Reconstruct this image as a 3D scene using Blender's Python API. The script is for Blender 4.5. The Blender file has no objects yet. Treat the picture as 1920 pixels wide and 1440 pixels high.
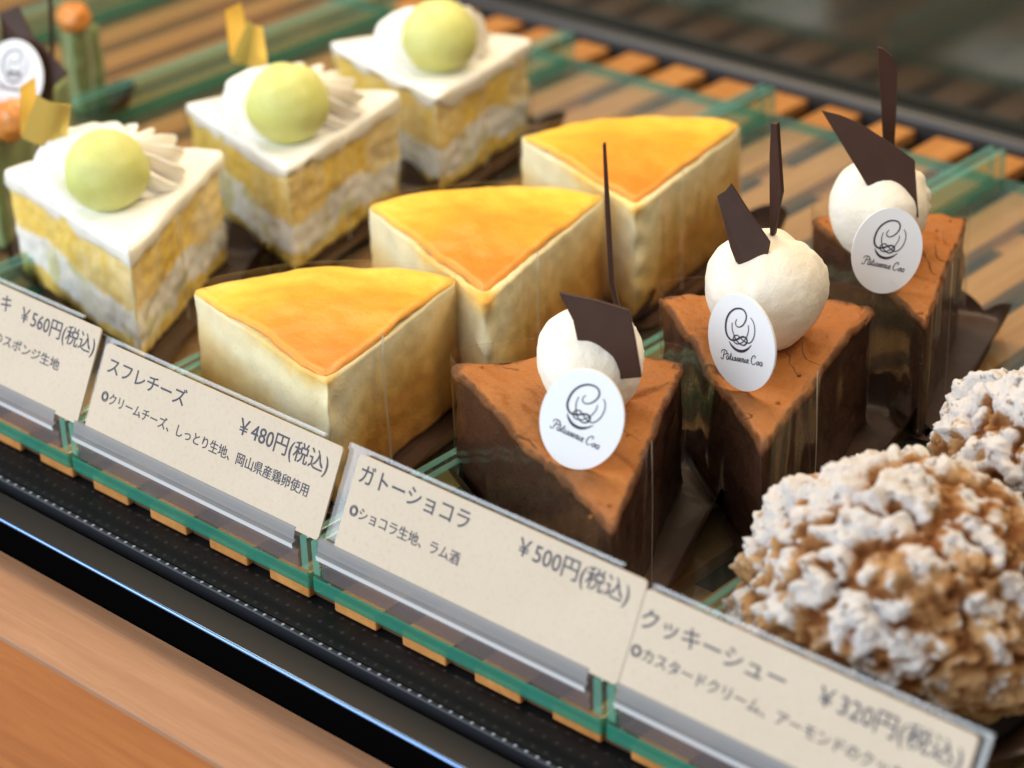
import bpy, math, random
from mathutils import Vector, Matrix, noise as mnoise
import numpy as np

S = bpy.context.scene
COL = S.collection

# ------------------------------------------------------------------ camera
yaw, pitch, roll = math.radians(42.98249), math.radians(28.11866), math.radians(-2.04630)
fw = Vector((-math.sin(yaw) * math.cos(pitch), math.cos(yaw) * math.cos(pitch), -math.sin(pitch)))
rt = fw.cross(Vector((0, 0, 1))).normalized()
up = rt.cross(fw)
cr, sr = math.cos(roll), math.sin(roll)
rt, up = cr * rt + sr * up, -sr * rt + cr * up
cam_d = bpy.data.cameras.new('camera')
cam = bpy.data.objects.new('camera', cam_d)
COL.objects.link(cam)
M = Matrix.Identity(4)
for i in range(3):
    M[i][0], M[i][1], M[i][2] = rt[i], up[i], -fw[i]
M.translation = Vector((0.44205513, -0.30575121, 0.30131978))
cam.matrix_world = M
cam_d.sensor_fit = 'HORIZONTAL'
cam_d.sensor_width = 36
cam_d.lens = 4377.968 / 1920 * 36
cam_d.clip_start = 0.02
cam_d.clip_end = 50
cam_d.dof.use_dof = True
cam_d.dof.focus_distance = 0.562
cam_d.dof.aperture_fstop = 10.8
S.camera = cam

# ------------------------------------------------------------------ light
w = bpy.data.worlds.new('World')
S.world = w
w.use_nodes = True
w.node_tree.nodes['Background'].inputs[0].default_value = (1.0, 0.975, 0.93, 1)
w.node_tree.nodes['Background'].inputs[1].default_value = 0.50


def area(name, loc, target, sx, sy, power, color):
    d = bpy.data.lights.new(name, 'AREA')
    d.shape = 'RECTANGLE'
    d.size, d.size_y = sx, sy
    d.energy = power
    d.color = color
    o = bpy.data.objects.new(name, d)
    COL.objects.link(o)
    o.location = loc
    o.rotation_euler = (Vector(target) - Vector(loc)).to_track_quat('-Z', 'Y').to_euler()
    return o


area('window_light', (-0.40, -1.10, 0.62), (0.05, 0.1, 0.03), 2.0, 0.9, 30.0, (0.80, 0.90, 1.0))
area('case_lamp', (0.02, 0.30, 0.48), (0.05, 0.12, 0.0), 0.9, 0.12, 4.6, (1.0, 0.78, 0.50))

S.view_settings.view_transform = 'Standard'
S.view_settings.look = 'None'
S.view_settings.exposure = 0
S.view_settings.gamma = 1
S.view_settings.use_curve_mapping = False
S.render.engine = 'CYCLES'
S.cycles.use_denoising = True
S.cycles.max_bounces = 10
S.cycles.transparent_max_bounces = 24
S.cycles.caustics_reflective = False
S.cycles.caustics_refractive = False


# ------------------------------------------------------------------ node helpers
class N:
    def __init__(self, name):
        self.m = bpy.data.materials.new(name)
        self.m.use_nodes = True
        self.t = self.m.node_tree
        self.t.nodes.clear()
        self.out = self.t.nodes.new('ShaderNodeOutputMaterial')
        self._tc = None

    def n(self, typ, **kw):
        nd = self.t.nodes.new('ShaderNode' + typ)
        for k, v in kw.items():
            setattr(nd, k, v)
        return nd

    def set(self, sock, v):
        if hasattr(v, 'is_output'):
            self.t.links.new(v, sock)
        else:
            if isinstance(v, (tuple, list)) and len(v) == 3 and sock.type == 'RGBA':
                v = (*v, 1)
            sock.default_value = v

    def co(self):
        if not self._tc:
            self._tc = self.n('TexCoord')
        return self._tc.outputs['Object']

    def xyz(self, v=None):
        s = self.n('SeparateXYZ')
        self.set(s.inputs[0], v or self.co())
        return s.outputs

    def mapped(self, scale):
        m = self.n('Mapping')
        self.set(m.inputs['Vector'], self.co())
        m.inputs['Scale'].default_value = scale
        return m.outputs[0]

    def noise(self, scale, detail=4, rough=0.55, vec=None, dist=0.0, color=False):
        t = self.n('TexNoise')
        self.set(t.inputs['Vector'], vec or self.co())
        t.inputs['Scale'].default_value = scale
        t.inputs['Detail'].default_value = detail
        t.inputs['Roughness'].default_value = rough
        t.inputs['Distortion'].default_value = dist
        return t.outputs['Color' if color else 'Fac']

    def math(self, op, a, b=0.0, clamp=False):
        m = self.n('Math', operation=op)
        m.use_clamp = clamp
        self.set(m.inputs[0], a)
        self.set(m.inputs[1], b)
        return m.outputs[0]

    def ramp(self, fac, stops, interp='LINEAR'):
        r = self.n('ValToRGB')
        r.color_ramp.interpolation = interp
        el = r.color_ramp.elements
        while len(el) < len(stops):
            el.new(0.5)
        for e, (p, c) in zip(el, stops):
            e.position = p
            e.color = (*c, 1) if isinstance(c, (tuple, list)) else (c, c, c, 1)
        self.set(r.inputs[0], fac)
        return r.outputs[0]

    def mix(self, fac, a, b, typ='MIX'):
        m = self.n('Mix', data_type='RGBA', blend_type=typ)
        self.set(m.inputs[0], fac)
        self.set(m.inputs[6], a)
        self.set(m.inputs[7], b)
        return m.outputs[2]

    def attr(self, name):
        a = self.n('Attribute')
        a.attribute_name = name
        return a.outputs['Fac']

    def bump(self, h, strength=0.3, dist=0.0006):
        b = self.n('Bump')
        b.inputs['Strength'].default_value = strength
        b.inputs['Distance'].default_value = dist
        self.set(b.inputs['Height'], h)
        return b.outputs[0]

    def pbr(self, color, rough=0.5, normal=None, metal=0.0, sss=0.0, sssr=(0.003, 0.002, 0.001), spec=0.5, coat=0.0):
        p = self.n('BsdfPrincipled')
        self.set(p.inputs['Base Color'], color)
        self.set(p.inputs['Roughness'], rough)
        p.inputs['Metallic'].default_value = metal
        p.inputs['Specular IOR Level'].default_value = spec
        p.inputs['Coat Weight'].default_value = coat
        p.inputs['Coat Roughness'].default_value = 0.1
        if sss:
            p.inputs['Subsurface Weight'].default_value = sss
            p.inputs['Subsurface Radius'].default_value = sssr
            p.inputs['Subsurface Scale'].default_value = 1.0
        if normal is not None:
            self.set(p.inputs['Normal'], normal)
        return p.outputs[0]

    def done(self, sh):
        self.t.links.new(sh, self.out.inputs['Surface'])
        return self.m

    def mixsh(self, fac, a, b):
        m = self.n('MixShader')
        self.set(m.inputs[0], fac)
        self.t.links.new(a, m.inputs[1])
        self.t.links.new(b, m.inputs[2])
        return m.outputs[0]

    def transp(self, c=(1, 1, 1)):
        t = self.n('BsdfTransparent')
        self.set(t.inputs[0], c)
        return t.outputs[0]

    def gloss(self, c=(1, 1, 1), r=0.1):
        t = self.n('BsdfGlossy')
        self.set(t.inputs['Color'], c)
        self.set(t.inputs['Roughness'], r)
        return t.outputs[0]

    def diff(self, c):
        t = self.n('BsdfDiffuse')
        self.set(t.inputs[0], c)
        return t.outputs[0]

    def trl(self, c):
        t = self.n('BsdfTranslucent')
        self.set(t.inputs[0], c)
        return t.outputs[0]

    def fres(self, ior=1.45):
        """Schlick reflectance of a thin pane, the same from both sides"""
        l = self.n('LayerWeight')
        l.inputs[0].default_value = .5
        r0 = ((ior - 1) / (ior + 1)) ** 2
        return self.math('ADD', self.math('MULTIPLY', self.math('POWER', l.outputs['Facing'], 5.0), 1 - r0), r0, True)


def simple(name, c, r=0.5, **kw):
    k = N(name)
    return k.done(k.pbr(c, r, **kw))


MAT = {}

# --- cakes
k = N('cheesecake_crumb')
z = k.xyz()[2]
zz = k.math('ADD', z, k.math('MULTIPLY', k.math('SUBTRACT', k.noise(60, 4), 0.5), 0.012))
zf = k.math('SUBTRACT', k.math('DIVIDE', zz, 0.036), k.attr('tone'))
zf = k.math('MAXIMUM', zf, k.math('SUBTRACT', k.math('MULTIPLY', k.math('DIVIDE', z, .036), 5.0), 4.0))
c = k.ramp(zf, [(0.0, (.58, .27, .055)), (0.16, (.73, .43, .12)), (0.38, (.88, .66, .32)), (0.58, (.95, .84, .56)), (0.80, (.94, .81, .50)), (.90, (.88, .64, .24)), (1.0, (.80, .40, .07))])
c = k.mix(k.math('MULTIPLY', k.ramp(k.noise(260, 5, .65), [(.48, 0.0), (.78, 1.0)]), .14), c, (.72, .50, .22))
c = k.mix(k.math('MULTIPLY', k.ramp(k.noise(620, 4, .75), [(.58, 0.0), (.70, 1.0)]), .35), c, (.70, .45, .17))
MAT['cheese'] = k.done(k.pbr(c, .7, k.bump(k.math('ADD', k.noise(900, 4, .7), k.noise(220, 4, .6)), .28, .0009), sss=.3, sssr=(.0025, .0018, .001), spec=.25))

k = N('baked_cheesecake_top')
rad = k.attr('radial')
rr = k.math('ADD', rad, k.math('MULTIPLY', k.math('SUBTRACT', k.noise(70, 5, .6), .5), .55))
c = k.ramp(rr, [(0.0, (.58, .16, .008)), (.34, (.68, .22, .012)), (.66, (.79, .34, .022)), (.92, (.87, .50, .05)), (1.0, (.86, .54, .08))])
c = k.mix(k.math('MULTIPLY', k.ramp(k.noise(420, 6, .7, dist=.3), [(.45, 0.0), (.75, 1.0)]), .22), c, (.58, .17, .015))
ed = k.math('ADD', k.attr('edge'), k.math('MULTIPLY', k.math('SUBTRACT', k.noise(160, 4), .5), .10))
c = k.mix(k.math('MULTIPLY', k.ramp(ed, [(.95, 0.0), (1.03, 1.0)]), .3), c, (.84, .50, .14))
sp = k.ramp(k.noise(700, 2), [(.74, 0.0), (.78, 1.0)])
c = k.mix(k.math('MULTIPLY', sp, .5), c, (.35, .10, .02))
MAT['cheesetop'] = k.done(k.pbr(c, .42, k.bump(k.math('ADD', k.noise(500, 5, .65), k.noise(120, 3)), .35, .0006), sss=.15, sssr=(.002, .001, .0005), spec=.35))

k = N('melon_cake_layers')
X = k.xyz()
zz = k.math('ADD', X[2], k.math('MULTIPLY', k.math('SUBTRACT', k.noise(34, 2, .5), .5), .016))
zz = k.math('ADD', zz, k.math('MULTIPLY', k.math('SUBTRACT', k.noise(300, 4), .5), .005))
zf = k.math('DIVIDE', zz, .036)
spc = k.mix(k.ramp(k.noise(500, 6, .7), [(.35, 0.0), (.7, 1.0)]), (.88, .56, .075), (.97, .74, .21))
spc = k.mix(k.math('MULTIPLY', k.ramp(k.noise(130, 3), [(.48, 0.0), (.70, 1.0)]), .35), spc, (.92, .74, .34))
crm = (.95, .935, .89)
mel = (.76, .74, .44)
isc = k.ramp(zf, [(0.0, 0.0), (.12, 0.0), (.17, 1.0), (.42, 1.0), (.47, 0.0), (1.0, 0.0)])
fill = k.mix(k.ramp(k.noise(95, 2, .4, dist=.4), [(.57, 0.0), (.62, 1.0)]), crm, mel)
c = k.mix(isc, spc, fill)
smear = k.ramp(k.noise(38, 3, .5, vec=k.mapped((1, 1, .55))), [(.55, 0.0), (.70, 1.0)])
c = k.mix(k.math('MULTIPLY', smear, .50), c, (.90, .85, .70))
MAT['melonbody'] = k.done(k.pbr(c, .65, k.bump(k.math('ADD', k.noise(1000, 4, .7), k.noise(380, 4, .7)), .28, .0007), sss=.35, sssr=(.003, .002, .001), spec=.3))

k = N('whipped_cream')
MAT['cream'] = k.done(k.pbr((.90, .875, .81), .45, k.bump(k.noise(250, 4), .12, .0005), sss=.45, sssr=(.003, .0025, .0018), spec=.35))
k = N('quenelle_cream')
c = k.mix(k.ramp(k.noise(60, 3), [(.4, 0.0), (.7, 1.0)]), (.86, .82, .73), (.80, .72, .57))
MAT['quenelle'] = k.done(k.pbr(c, .5, k.bump(k.math('ADD', k.noise(600, 5, .7), k.noise(150, 4)), .4, .0009), sss=.35, sssr=(.003, .0025, .0015), spec=.3))
k = N('melon_ball_flesh')
c = k.mix(k.ramp(k.noise(110, 4, .6), [(.3, 0.0), (.72, 1.0)]), (.55, .57, .165), (.66, .65, .27))
c = k.mix(k.math('MULTIPLY', k.ramp(k.noise(1100, 2), [(.62, 0.0), (.72, 1.0)]), .25), c, (.8, .82, .5))
MAT['melon'] = k.done(k.pbr(c, .55, k.bump(k.noise(700, 4, .6), .25, .0006), sss=.6, sssr=(.006, .007, .003), spec=.35))
MAT['gold'] = None
k = N('gold_foil')
MAT['gold'] = k.done(k.pbr((.86, .60, .14), .36, metal=1.0))

k = N('chocolate_cake_crumb')
c = k.mix(k.noise(160, 5, .65), (.040, .015, .008), (.090, .037, .019))
c = k.mix(k.math('MULTIPLY', k.ramp(k.noise(420, 5, .7), [(.55, 0.0), (.75, 1.0)]), .4), c, (.11, .045, .02))
MAT['choc'] = k.done(k.pbr(c, .6, k.bump(k.math('ADD', k.noise(900, 4, .75), k.noise(240, 4, .6)), .8, .0012), spec=.15))
k = N('chocolate_cake_top')
c = k.mix(k.noise(80, 5, .6), (.30, .098, .016), (.41, .150, .032))
c = k.mix(k.math('MULTIPLY', k.ramp(k.noise(600, 4, .7), [(.5, 0.0), (.72, 1.0)]), .35), c, (.22, .07, .018))
eg = k.math('ADD', k.attr('edge'), k.math('MULTIPLY', k.math('SUBTRACT', k.noise(230, 5, .7), .5), .16))
c = k.mix(k.math('MULTIPLY', k.ramp(eg, [(.95, 0.0), (1.02, 1.0)]), .85), c, (.075, .028, .012))
c = k.mix(k.math('MULTIPLY', k.ramp(k.noise(55, 4, .6), [(.50, 0.0), (.72, 1.0)]), .4), c, (.22, .065, .011))
c = k.mix(k.math('MULTIPLY', k.ramp(k.noise(900, 3, .7), [(.60, 0.0), (.70, 1.0)]), .5), c, (.11, .035, .010))
cn = k.noise(45, 2, .5, dist=.6)
line = k.math('ABSOLUTE', k.math('SUBTRACT', cn, .5))
cm = k.math('MULTIPLY', k.ramp(line, [(0.0, 1.0), (.010, 0.0)]), k.ramp(k.noise(70, 2), [(.50, 0.0), (.58, 1.0)]))
c = k.mix(k.math('MULTIPLY', cm, .8), c, (.07, .025, .012))
h = k.math('SUBTRACT', k.math('ADD', k.noise(700, 4, .7), k.noise(90, 4)), k.math('MULTIPLY', cm, 2.0))
MAT['choctop'] = k.done(k.pbr(c, .55, k.bump(h, .5, .0008), spec=.3))
k = N('dark_chocolate')
c = k.mix(k.noise(140, 4), (.036, .015, .010), (.062, .027, .016))
MAT['plate'] = k.done(k.pbr(c, .45, k.bump(k.noise(400, 3), .08, .0004), spec=.25))
k = N('tag_card')
MAT['tag'] = k.done(k.pbr((.80, .82, .85), .38, spec=.4))
MAT['tagink'] = simple('tag_ink', (.035, .022, .05), .5)
k = N('brown_glassine')
c = k.mix(k.noise(120, 3), (.030, .014, .009), (.060, .029, .018))
MAT['paper'] = k.done(k.pbr(c, .42, k.bump(k.noise(160, 2), .2, .001), spec=.45))
k = N('clear_film')
f = k.math('MINIMUM', k.math('MULTIPLY', k.fres(1.4), .9), .22)
MAT['film'] = k.done(k.mixsh(k.math('ADD', f, .016, True), k.transp((.985, .98, .965)), k.gloss((1, 1, 1), .12)))
k = N('film_edge')
MAT['filmedge'] = k.done(k.mixsh(.6, k.transp((.95, .95, .93)), k.mixsh(.35, k.mixsh(.5, k.diff((.85, .85, .82)), k.trl((.85, .85, .82))), k.gloss((1, 1, 1), .2))))
MAT['filmrim'] = (lambda k: k.done(k.mixsh(.12, k.transp((.95, .95, .93)), k.mixsh(.5, k.diff((.7, .7, .66)), k.gloss((1, 1, 1), .2)))))(N('film_rim'))

k = N('puff_cookie_crust')
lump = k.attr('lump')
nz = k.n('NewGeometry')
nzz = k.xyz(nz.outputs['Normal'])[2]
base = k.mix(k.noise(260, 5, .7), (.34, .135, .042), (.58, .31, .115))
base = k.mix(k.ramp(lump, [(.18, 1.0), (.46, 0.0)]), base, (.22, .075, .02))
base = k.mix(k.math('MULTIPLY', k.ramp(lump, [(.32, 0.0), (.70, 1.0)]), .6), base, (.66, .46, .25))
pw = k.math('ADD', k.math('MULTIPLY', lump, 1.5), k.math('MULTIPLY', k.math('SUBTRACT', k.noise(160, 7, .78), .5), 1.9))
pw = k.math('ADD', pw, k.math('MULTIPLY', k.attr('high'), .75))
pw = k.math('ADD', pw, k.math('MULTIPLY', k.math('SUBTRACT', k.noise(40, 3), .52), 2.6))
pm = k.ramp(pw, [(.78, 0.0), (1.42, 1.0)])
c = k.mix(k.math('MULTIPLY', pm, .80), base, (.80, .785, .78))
pit = k.ramp(k.noise(330, 4, .7), [(.60, 0.0), (.68, 1.0)])
c = k.mix(k.math('MULTIPLY', pit, .7), c, (.24, .10, .035))
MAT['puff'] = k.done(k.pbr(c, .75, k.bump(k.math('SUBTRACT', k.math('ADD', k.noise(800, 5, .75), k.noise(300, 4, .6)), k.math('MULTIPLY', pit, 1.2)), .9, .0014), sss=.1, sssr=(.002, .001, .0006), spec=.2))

k = N('pistachio_cake')
c = k.mix(k.noise(200, 5, .65), (.13, .19, .07), (.24, .30, .13))
MAT['pist'] = k.done(k.pbr(c, .55, k.bump(k.noise(500, 4), .4, .0008), sss=.1, spec=.3))
k = N('candied_nut')
c = k.mix(k.noise(200, 4), (.50, .15, .02), (.66, .28, .06))
MAT['nut'] = k.done(k.pbr(c, .3, k.bump(k.noise(300, 3), .3, .001), spec=.5, sss=.1))


# --- setting
def wood(name, c1, c2, c3, sc, rough=.5, bumps=.15, coat=0.0):
    k = N(name)
    g = k.noise(1, 6, .65, vec=k.mapped(sc), dist=.5)
    g2 = k.noise(1, 3, .6, vec=k.mapped(tuple(v * 5 for v in sc)))
    c = k.ramp(g, [(.25, c1), (.5, c2), (.75, c3)])
    c = k.mix(k.math('MULTIPLY', k.ramp(g2, [(.45, 0.0), (.8, 1.0)]), .35), c, c1)
    return k.done(k.pbr(c, rough, k.bump(g2, bumps, .0004), spec=.4, coat=coat))


MAT['slat'] = wood('orange_slat_wood', (.36, .135, .030), (.50, .215, .058), (.60, .29, .09), (130, 9, 130), .5)
MAT['gapstrip'] = simple('gap_strip_brown', (.085, .034, .010), .6)
MAT['strip'] = wood('counter_edge_wood', (.27, .125, .062), (.335, .165, .085), (.39, .205, .115), (14, 210, 210), .5)
MAT['panel'] = wood('counter_front_wood', (.29, .080, .012), (.38, .115, .020), (.44, .15, .030), (11, 90, 120), .42)
MAT['edgeglint'] = simple('blue_edge_glint', (.12, .20, .38), .16, metal=1.0)  # window reflection along the rail edge, its blue put into the metal colour
MAT['satin'] = simple('satin_black_metal', (.012, .0112, .0112), .40, spec=.12)
k = N('black_plastic')
MAT['blackmatt'] = k.done(k.diff((.0018, .0016, .0018)))
MAT['rail'] = simple('dark_rail_metal', (.035, .033, .034), .38, spec=.5)
MAT['dark'] = simple('case_bottom_dark', (.020, .013, .009), .6)
k = N('rear_door_dark_glass')
c = k.mix(k.noise(14, 3), (.030, .028, .022), (.05, .045, .034))
MAT['rear'] = k.done(k.mixsh(.26, k.diff(c), k.gloss((.34, .35, .30), .13)))


def dots(name, pitch, rad, c0, c1, rough, axes=(0, 1), single=False, spec=.18):
    k = N(name)
    X = k.xyz()
    fx = k.math('SUBTRACT', k.math('FRACT', k.math('DIVIDE', X[axes[0]], pitch)), .5)
    if single:
        fy = k.math('DIVIDE', X[axes[1]], pitch)
    else:
        fy = k.math('SUBTRACT', k.math('FRACT', k.math('DIVIDE', X[axes[1]], pitch)), .5)
    d = k.math('ADD', k.math('MULTIPLY', fx, fx), k.math('MULTIPLY', fy, fy))
    m = k.ramp(d, [(rad * rad * .6, 1.0), (rad * rad, 0.0)])
    return k.done(k.pbr(k.mix(m, c0, c1), rough, spec=spec))


MAT['vent'] = dots('perforated_vent', .0037, .15, (.004, .004, .005), (.022, .023, .026), .45)
MAT['bead'] = dots('beaded_trim', .0032, .15, (.022, .023, .027), (.38, .40, .44), .35, single=True)

k = N('tray_glass')
f = k.math('ADD', k.math('MULTIPLY', k.fres(1.45), .8), 0.0, True)
MAT['glass'] = k.done(k.mixsh(f, k.mixsh(.03, k.transp((.95, .975, .94)), k.diff((.58, .62, .52))), k.gloss((1, 1, 1), .06)))
k = N('tray_glass_edge')
c = k.mix(k.noise(60, 3), (.02, .24, .17), (.07, .38, .28))
MAT['edge'] = k.done(k.mixsh(k.math('MULTIPLY', k.fres(1.45), .9), k.mixsh(.62, k.transp((.34, .80, .67)), k.mixsh(.3, k.diff(c), k.trl((.08, .42, .32)))), k.gloss((1, 1, 1), .08)))
k = N('lip_glass_edge')
c = k.mix(k.noise(60, 3), (.14, .47, .39), (.26, .60, .52))
MAT['lipedge'] = k.done(k.mixsh(k.math('MULTIPLY', k.fres(1.45), .9), k.mixsh(.5, k.transp((.66, .92, .86)), k.mixsh(.4, k.diff(c), k.trl((.42, .84, .75)))), k.gloss((1, 1, 1), .08)))
k = N('tray_lip_glass')
MAT['lip'] = k.done(k.mixsh(k.math('MULTIPLY', k.fres(1.45), .9), k.mixsh(.08, k.transp((.90, .97, .94)), k.mixsh(.5, k.diff((.2, .5, .40)), k.trl((.3, .62, .52)))), k.gloss((1, 1, 1), .07)))
k = N('holder_acrylic')
MAT['acryl'] = k.done(k.mixsh(k.fres(1.45), k.mixsh(.55, k.transp((.9, .93, .95)), k.mixsh(.25, k.diff((.66, .67, .69)), k.trl((.7, .72, .74)))), k.gloss((1, 1, 1), .08)))
MAT['acrylgrey'] = (lambda k: k.done(k.mixsh(k.fres(1.45), k.mixsh(.6, k.transp((.8, .82, .84)), k.mixsh(.2, k.diff((.40, .40, .41)), k.trl((.5, .5, .5)))), k.gloss((1, 1, 1), .1))))(N('acrylic_slot'))
MAT['acrylwhite'] = (lambda k: k.done(k.mixsh(k.fres(1.45), k.mixsh(.78, k.transp((.9, .93, .95)), k.diff((.70, .72, .74))), k.gloss((1, 1, 1), .1))))(N('acrylic_ledge'))  # whiter copy of the acrylic, the ledge's light put into its colour
MAT['acryldark'] = (lambda k: k.done(k.mixsh(k.math('MULTIPLY', k.fres(1.45), .9), k.mixsh(.34, k.transp((.72, .70, .74)), k.diff((.22, .19, .20))), k.gloss((1, 1, 1), .12))))(N('acrylic_dark_reflection'))  # clear acrylic with its dark purplish reflection painted into the colour
k = N('clear_sleeve')
MAT['sleeve'] = k.done(k.mixsh(k.math('ADD', k.math('MULTIPLY', k.fres(1.4), .7), .04, True), k.transp((.95, .95, .93)), k.gloss((1, 1, 1), .15)))
k = N('kraft_card')
fb = k.noise(900, 4, .7)
c = k.mix(k.noise(60, 3), (.525, .43, .325), (.585, .49, .38))
c = k.mix(k.math('MULTIPLY', k.ramp(fb, [(.5, 0.0), (.72, 1.0)]), .5), c, (.47, .36, .25))
MAT['card'] = k.done(k.pbr(c, .6, k.bump(fb, .12, .0002), spec=.3))
MAT['ink'] = simple('card_ink', (.022, .022, .045), .5)


# ------------------------------------------------------------------ object helpers
def mesh_obj(name, verts, faces, mat, parent=None, origin=None, smooth=True, attrs=None, mats2=None, fmat=None):
    """verts are world positions; the mesh is stored relative to the thing's base."""
    if parent is not None:
        org = Vector(parent['_org'])
    else:
        org = Vector(origin) if origin is not None else Vector((0, 0, 0))
    me = bpy.data.meshes.new(name)
    me.from_pydata([tuple(Vector(v) - org) for v in verts], [], [tuple(f) for f in faces])
    me.materials.append(mat)
    for m2 in (mats2 or []):
        me.materials.append(m2)
    if fmat is not None:
        me.polygons.foreach_set('material_index', fmat)
    if smooth:
        me.polygons.foreach_set('use_smooth', [True] * len(me.polygons))
    for an, vals in (attrs or {}).items():
        a = me.attributes.new(an, 'FLOAT', 'POINT')
        a.data.foreach_set('value', vals)
    me.update()
    o = bpy.data.objects.new(name, me)
    COL.objects.link(o)
    o['_org'] = list(org)
    if parent is not None:
        o.parent = parent
    else:
        o.location = org
    return o


def thing(name, label, cat, loc, group=None):
    o = bpy.data.objects.new(name, None)
    o.empty_display_size = .01
    COL.objects.link(o)
    o.location = loc
    o['_org'] = list(loc)
    return tag(o, label, cat, group)


def tag(o, label, cat, group=None):
    o['label'] = label
    o['category'] = cat
    if group:
        o['group'] = group
    return o


def box(x0, x1, y0, y1, z0, z1, bev=0.0):
    """box with chamfered edges: verts, faces"""
    if bev <= 0:
        v = [(x, y, z_) for z_ in (z0, z1) for y in (y0, y1) for x in (x0, x1)]
        f = [(0, 2, 3, 1), (4, 5, 7, 6), (0, 1, 5, 4), (2, 6, 7, 3), (0, 4, 6, 2), (1, 3, 7, 5)]
        return v, f
    import bmesh
    bm = bmesh.new()
    bmesh.ops.create_cube(bm, size=1)
    for q in bm.verts:
        q.co = Vector(((x0 + x1) / 2 + q.co.x * (x1 - x0), (y0 + y1) / 2 + q.co.y * (y1 - y0), (z0 + z1) / 2 + q.co.z * (z1 - z0)))
    bmesh.ops.bevel(bm, geom=bm.edges[:], offset=bev, segments=2, profile=.5, affect='EDGES')
    bm.verts.ensure_lookup_table()
    v = [tuple(q.co) for q in bm.verts]
    f = [[q.index for q in fc.verts] for fc in bm.faces]
    bm.free()
    return v, f


def extrude_profile(prof, x0, x1, closed=True):
    """prof: (y,z) points; extruded along X"""
    n = len(prof)
    v = [(x0, y, z_) for y, z_ in prof] + [(x1, y, z_) for y, z_ in prof]
    rng = range(n) if closed else range(n - 1)
    f = [(i, (i + 1) % n, n + (i + 1) % n, n + i) for i in rng]
    if closed:
        f += [tuple(range(n))[::-1], tuple(range(n, 2 * n))]
    return v, f


def n3(p, s, seed=0.0):
    return mnoise.noise(Vector((p[0] * s + seed * 7.31, p[1] * s - seed * 3.17, p[2] * s + seed * 1.73)))


# ------------------------------------------------------------------ setting
FZ = -.0065
v, f = box(-.9, .7, .012, .60, -.0300, -.0200)
o = mesh_obj('case_floor', v, f, MAT['dark'], smooth=False)
o['kind'] = 'structure'

case = thing('display_case', 'black framed pastry display case with perforated vent strip and rear rail', 'display case', (0, 0, -.03))
v, f = extrude_profile([(-.0068, -.0195), (-.0068, -.0063), (.0015, -.0052), (.0180, -.0051), (.0180, -.0195)], -.9, .7)
mesh_obj('vent_strip', v, f, MAT['vent'], case, smooth=False)
# beaded trim: its own origin on the bead line so the dots stay centred
v, f = extrude_profile([(-.0086, -.0100), (-.0086, -.0064), (-.0083, -.0060), (-.0075, -.0060), (-.0072, -.0064), (-.0072, -.0100)], -.9, .7)
o = mesh_obj('beaded_trim', [(a, b + .0079, c_) for a, b, c_ in v], f, MAT['bead'], None, (0, 0, 0), smooth=False)
o.parent = case
o.location = (0, -.0079, .03)
v, f = extrude_profile([(-.0119, -.0199), (-.0119, -.0105), (-.0090, -.0105), (-.0090, -.0199)], -.9, .7)
mesh_obj('seal_groove', v, f, MAT['blackmatt'], case, smooth=False)
prof = [(-.0121, -.022), (-.0121, -.0068), (-.0125, -.0064), (-.0199, -.0066), (-.0201, -.0070), (-.0201, -.022)]
v, f = extrude_profile(prof, -.9, .7)
mesh_obj('front_rail', v, f, MAT['satin'], case, smooth=False, mats2=[MAT['blackmatt']], fmat=[0, 0, 0, 0, 1, 1, 0, 0])
prof = []
for i in range(9):
    a = math.radians(5 + 80 * i / 8)
    prof.append((-.0200 - .0007 * math.cos(a), -.0073 + .0007 * math.sin(a)))
prof += [(-.0200, -.0068), (-.0202, -.0074)]
v, f = extrude_profile(prof, -.9, .7)
mesh_obj('rail_edge', v, f, MAT['edgeglint'], case, smooth=False)
prof = [(.3310, -.0195)]
for i in range(9):
    a = math.pi * i / 8
    prof.append((.3350 - .004 * math.cos(a), .0010 + .0030 * math.sin(a)))
prof.append((.3390, -.0195))
v, f = extrude_profile(prof, -.9, .7)
mesh_obj('rear_rail', v, f, MAT['rail'], case)
v, f = box(-.9, .7, .3405, .3465, -.0195, .36)
mesh_obj('rear_door', v, f, MAT['rear'], case, smooth=False)

cnt = thing('wooden_counter', 'light wood counter edge over an orange wood front panel along the case', 'counter', (0, -.03, -.25))
prof = [(-.0212, -.0182), (-.0212, -.0165)]
for i in range(5):
    a = math.pi / 2 * i / 4
    prof.append((-.0443 - .0006 * math.sin(a), -.0165 - .0006 * (1 - math.cos(a))))
prof.append((-.0449, -.0182))
v, f = extrude_profile(prof, -.9, .7)
mesh_obj('counter_edge', v, f, MAT['strip'], cnt, smooth=False)
v, f = box(-.9, .7, -.0444, -.0230, -.25, -.0184)
v2, f2 = box(-.9, .7, -.0444, -.0230, -.25, -.0184)
mesh_obj('front_panel', v, f, MAT['panel'], cnt, smooth=False)

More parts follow.
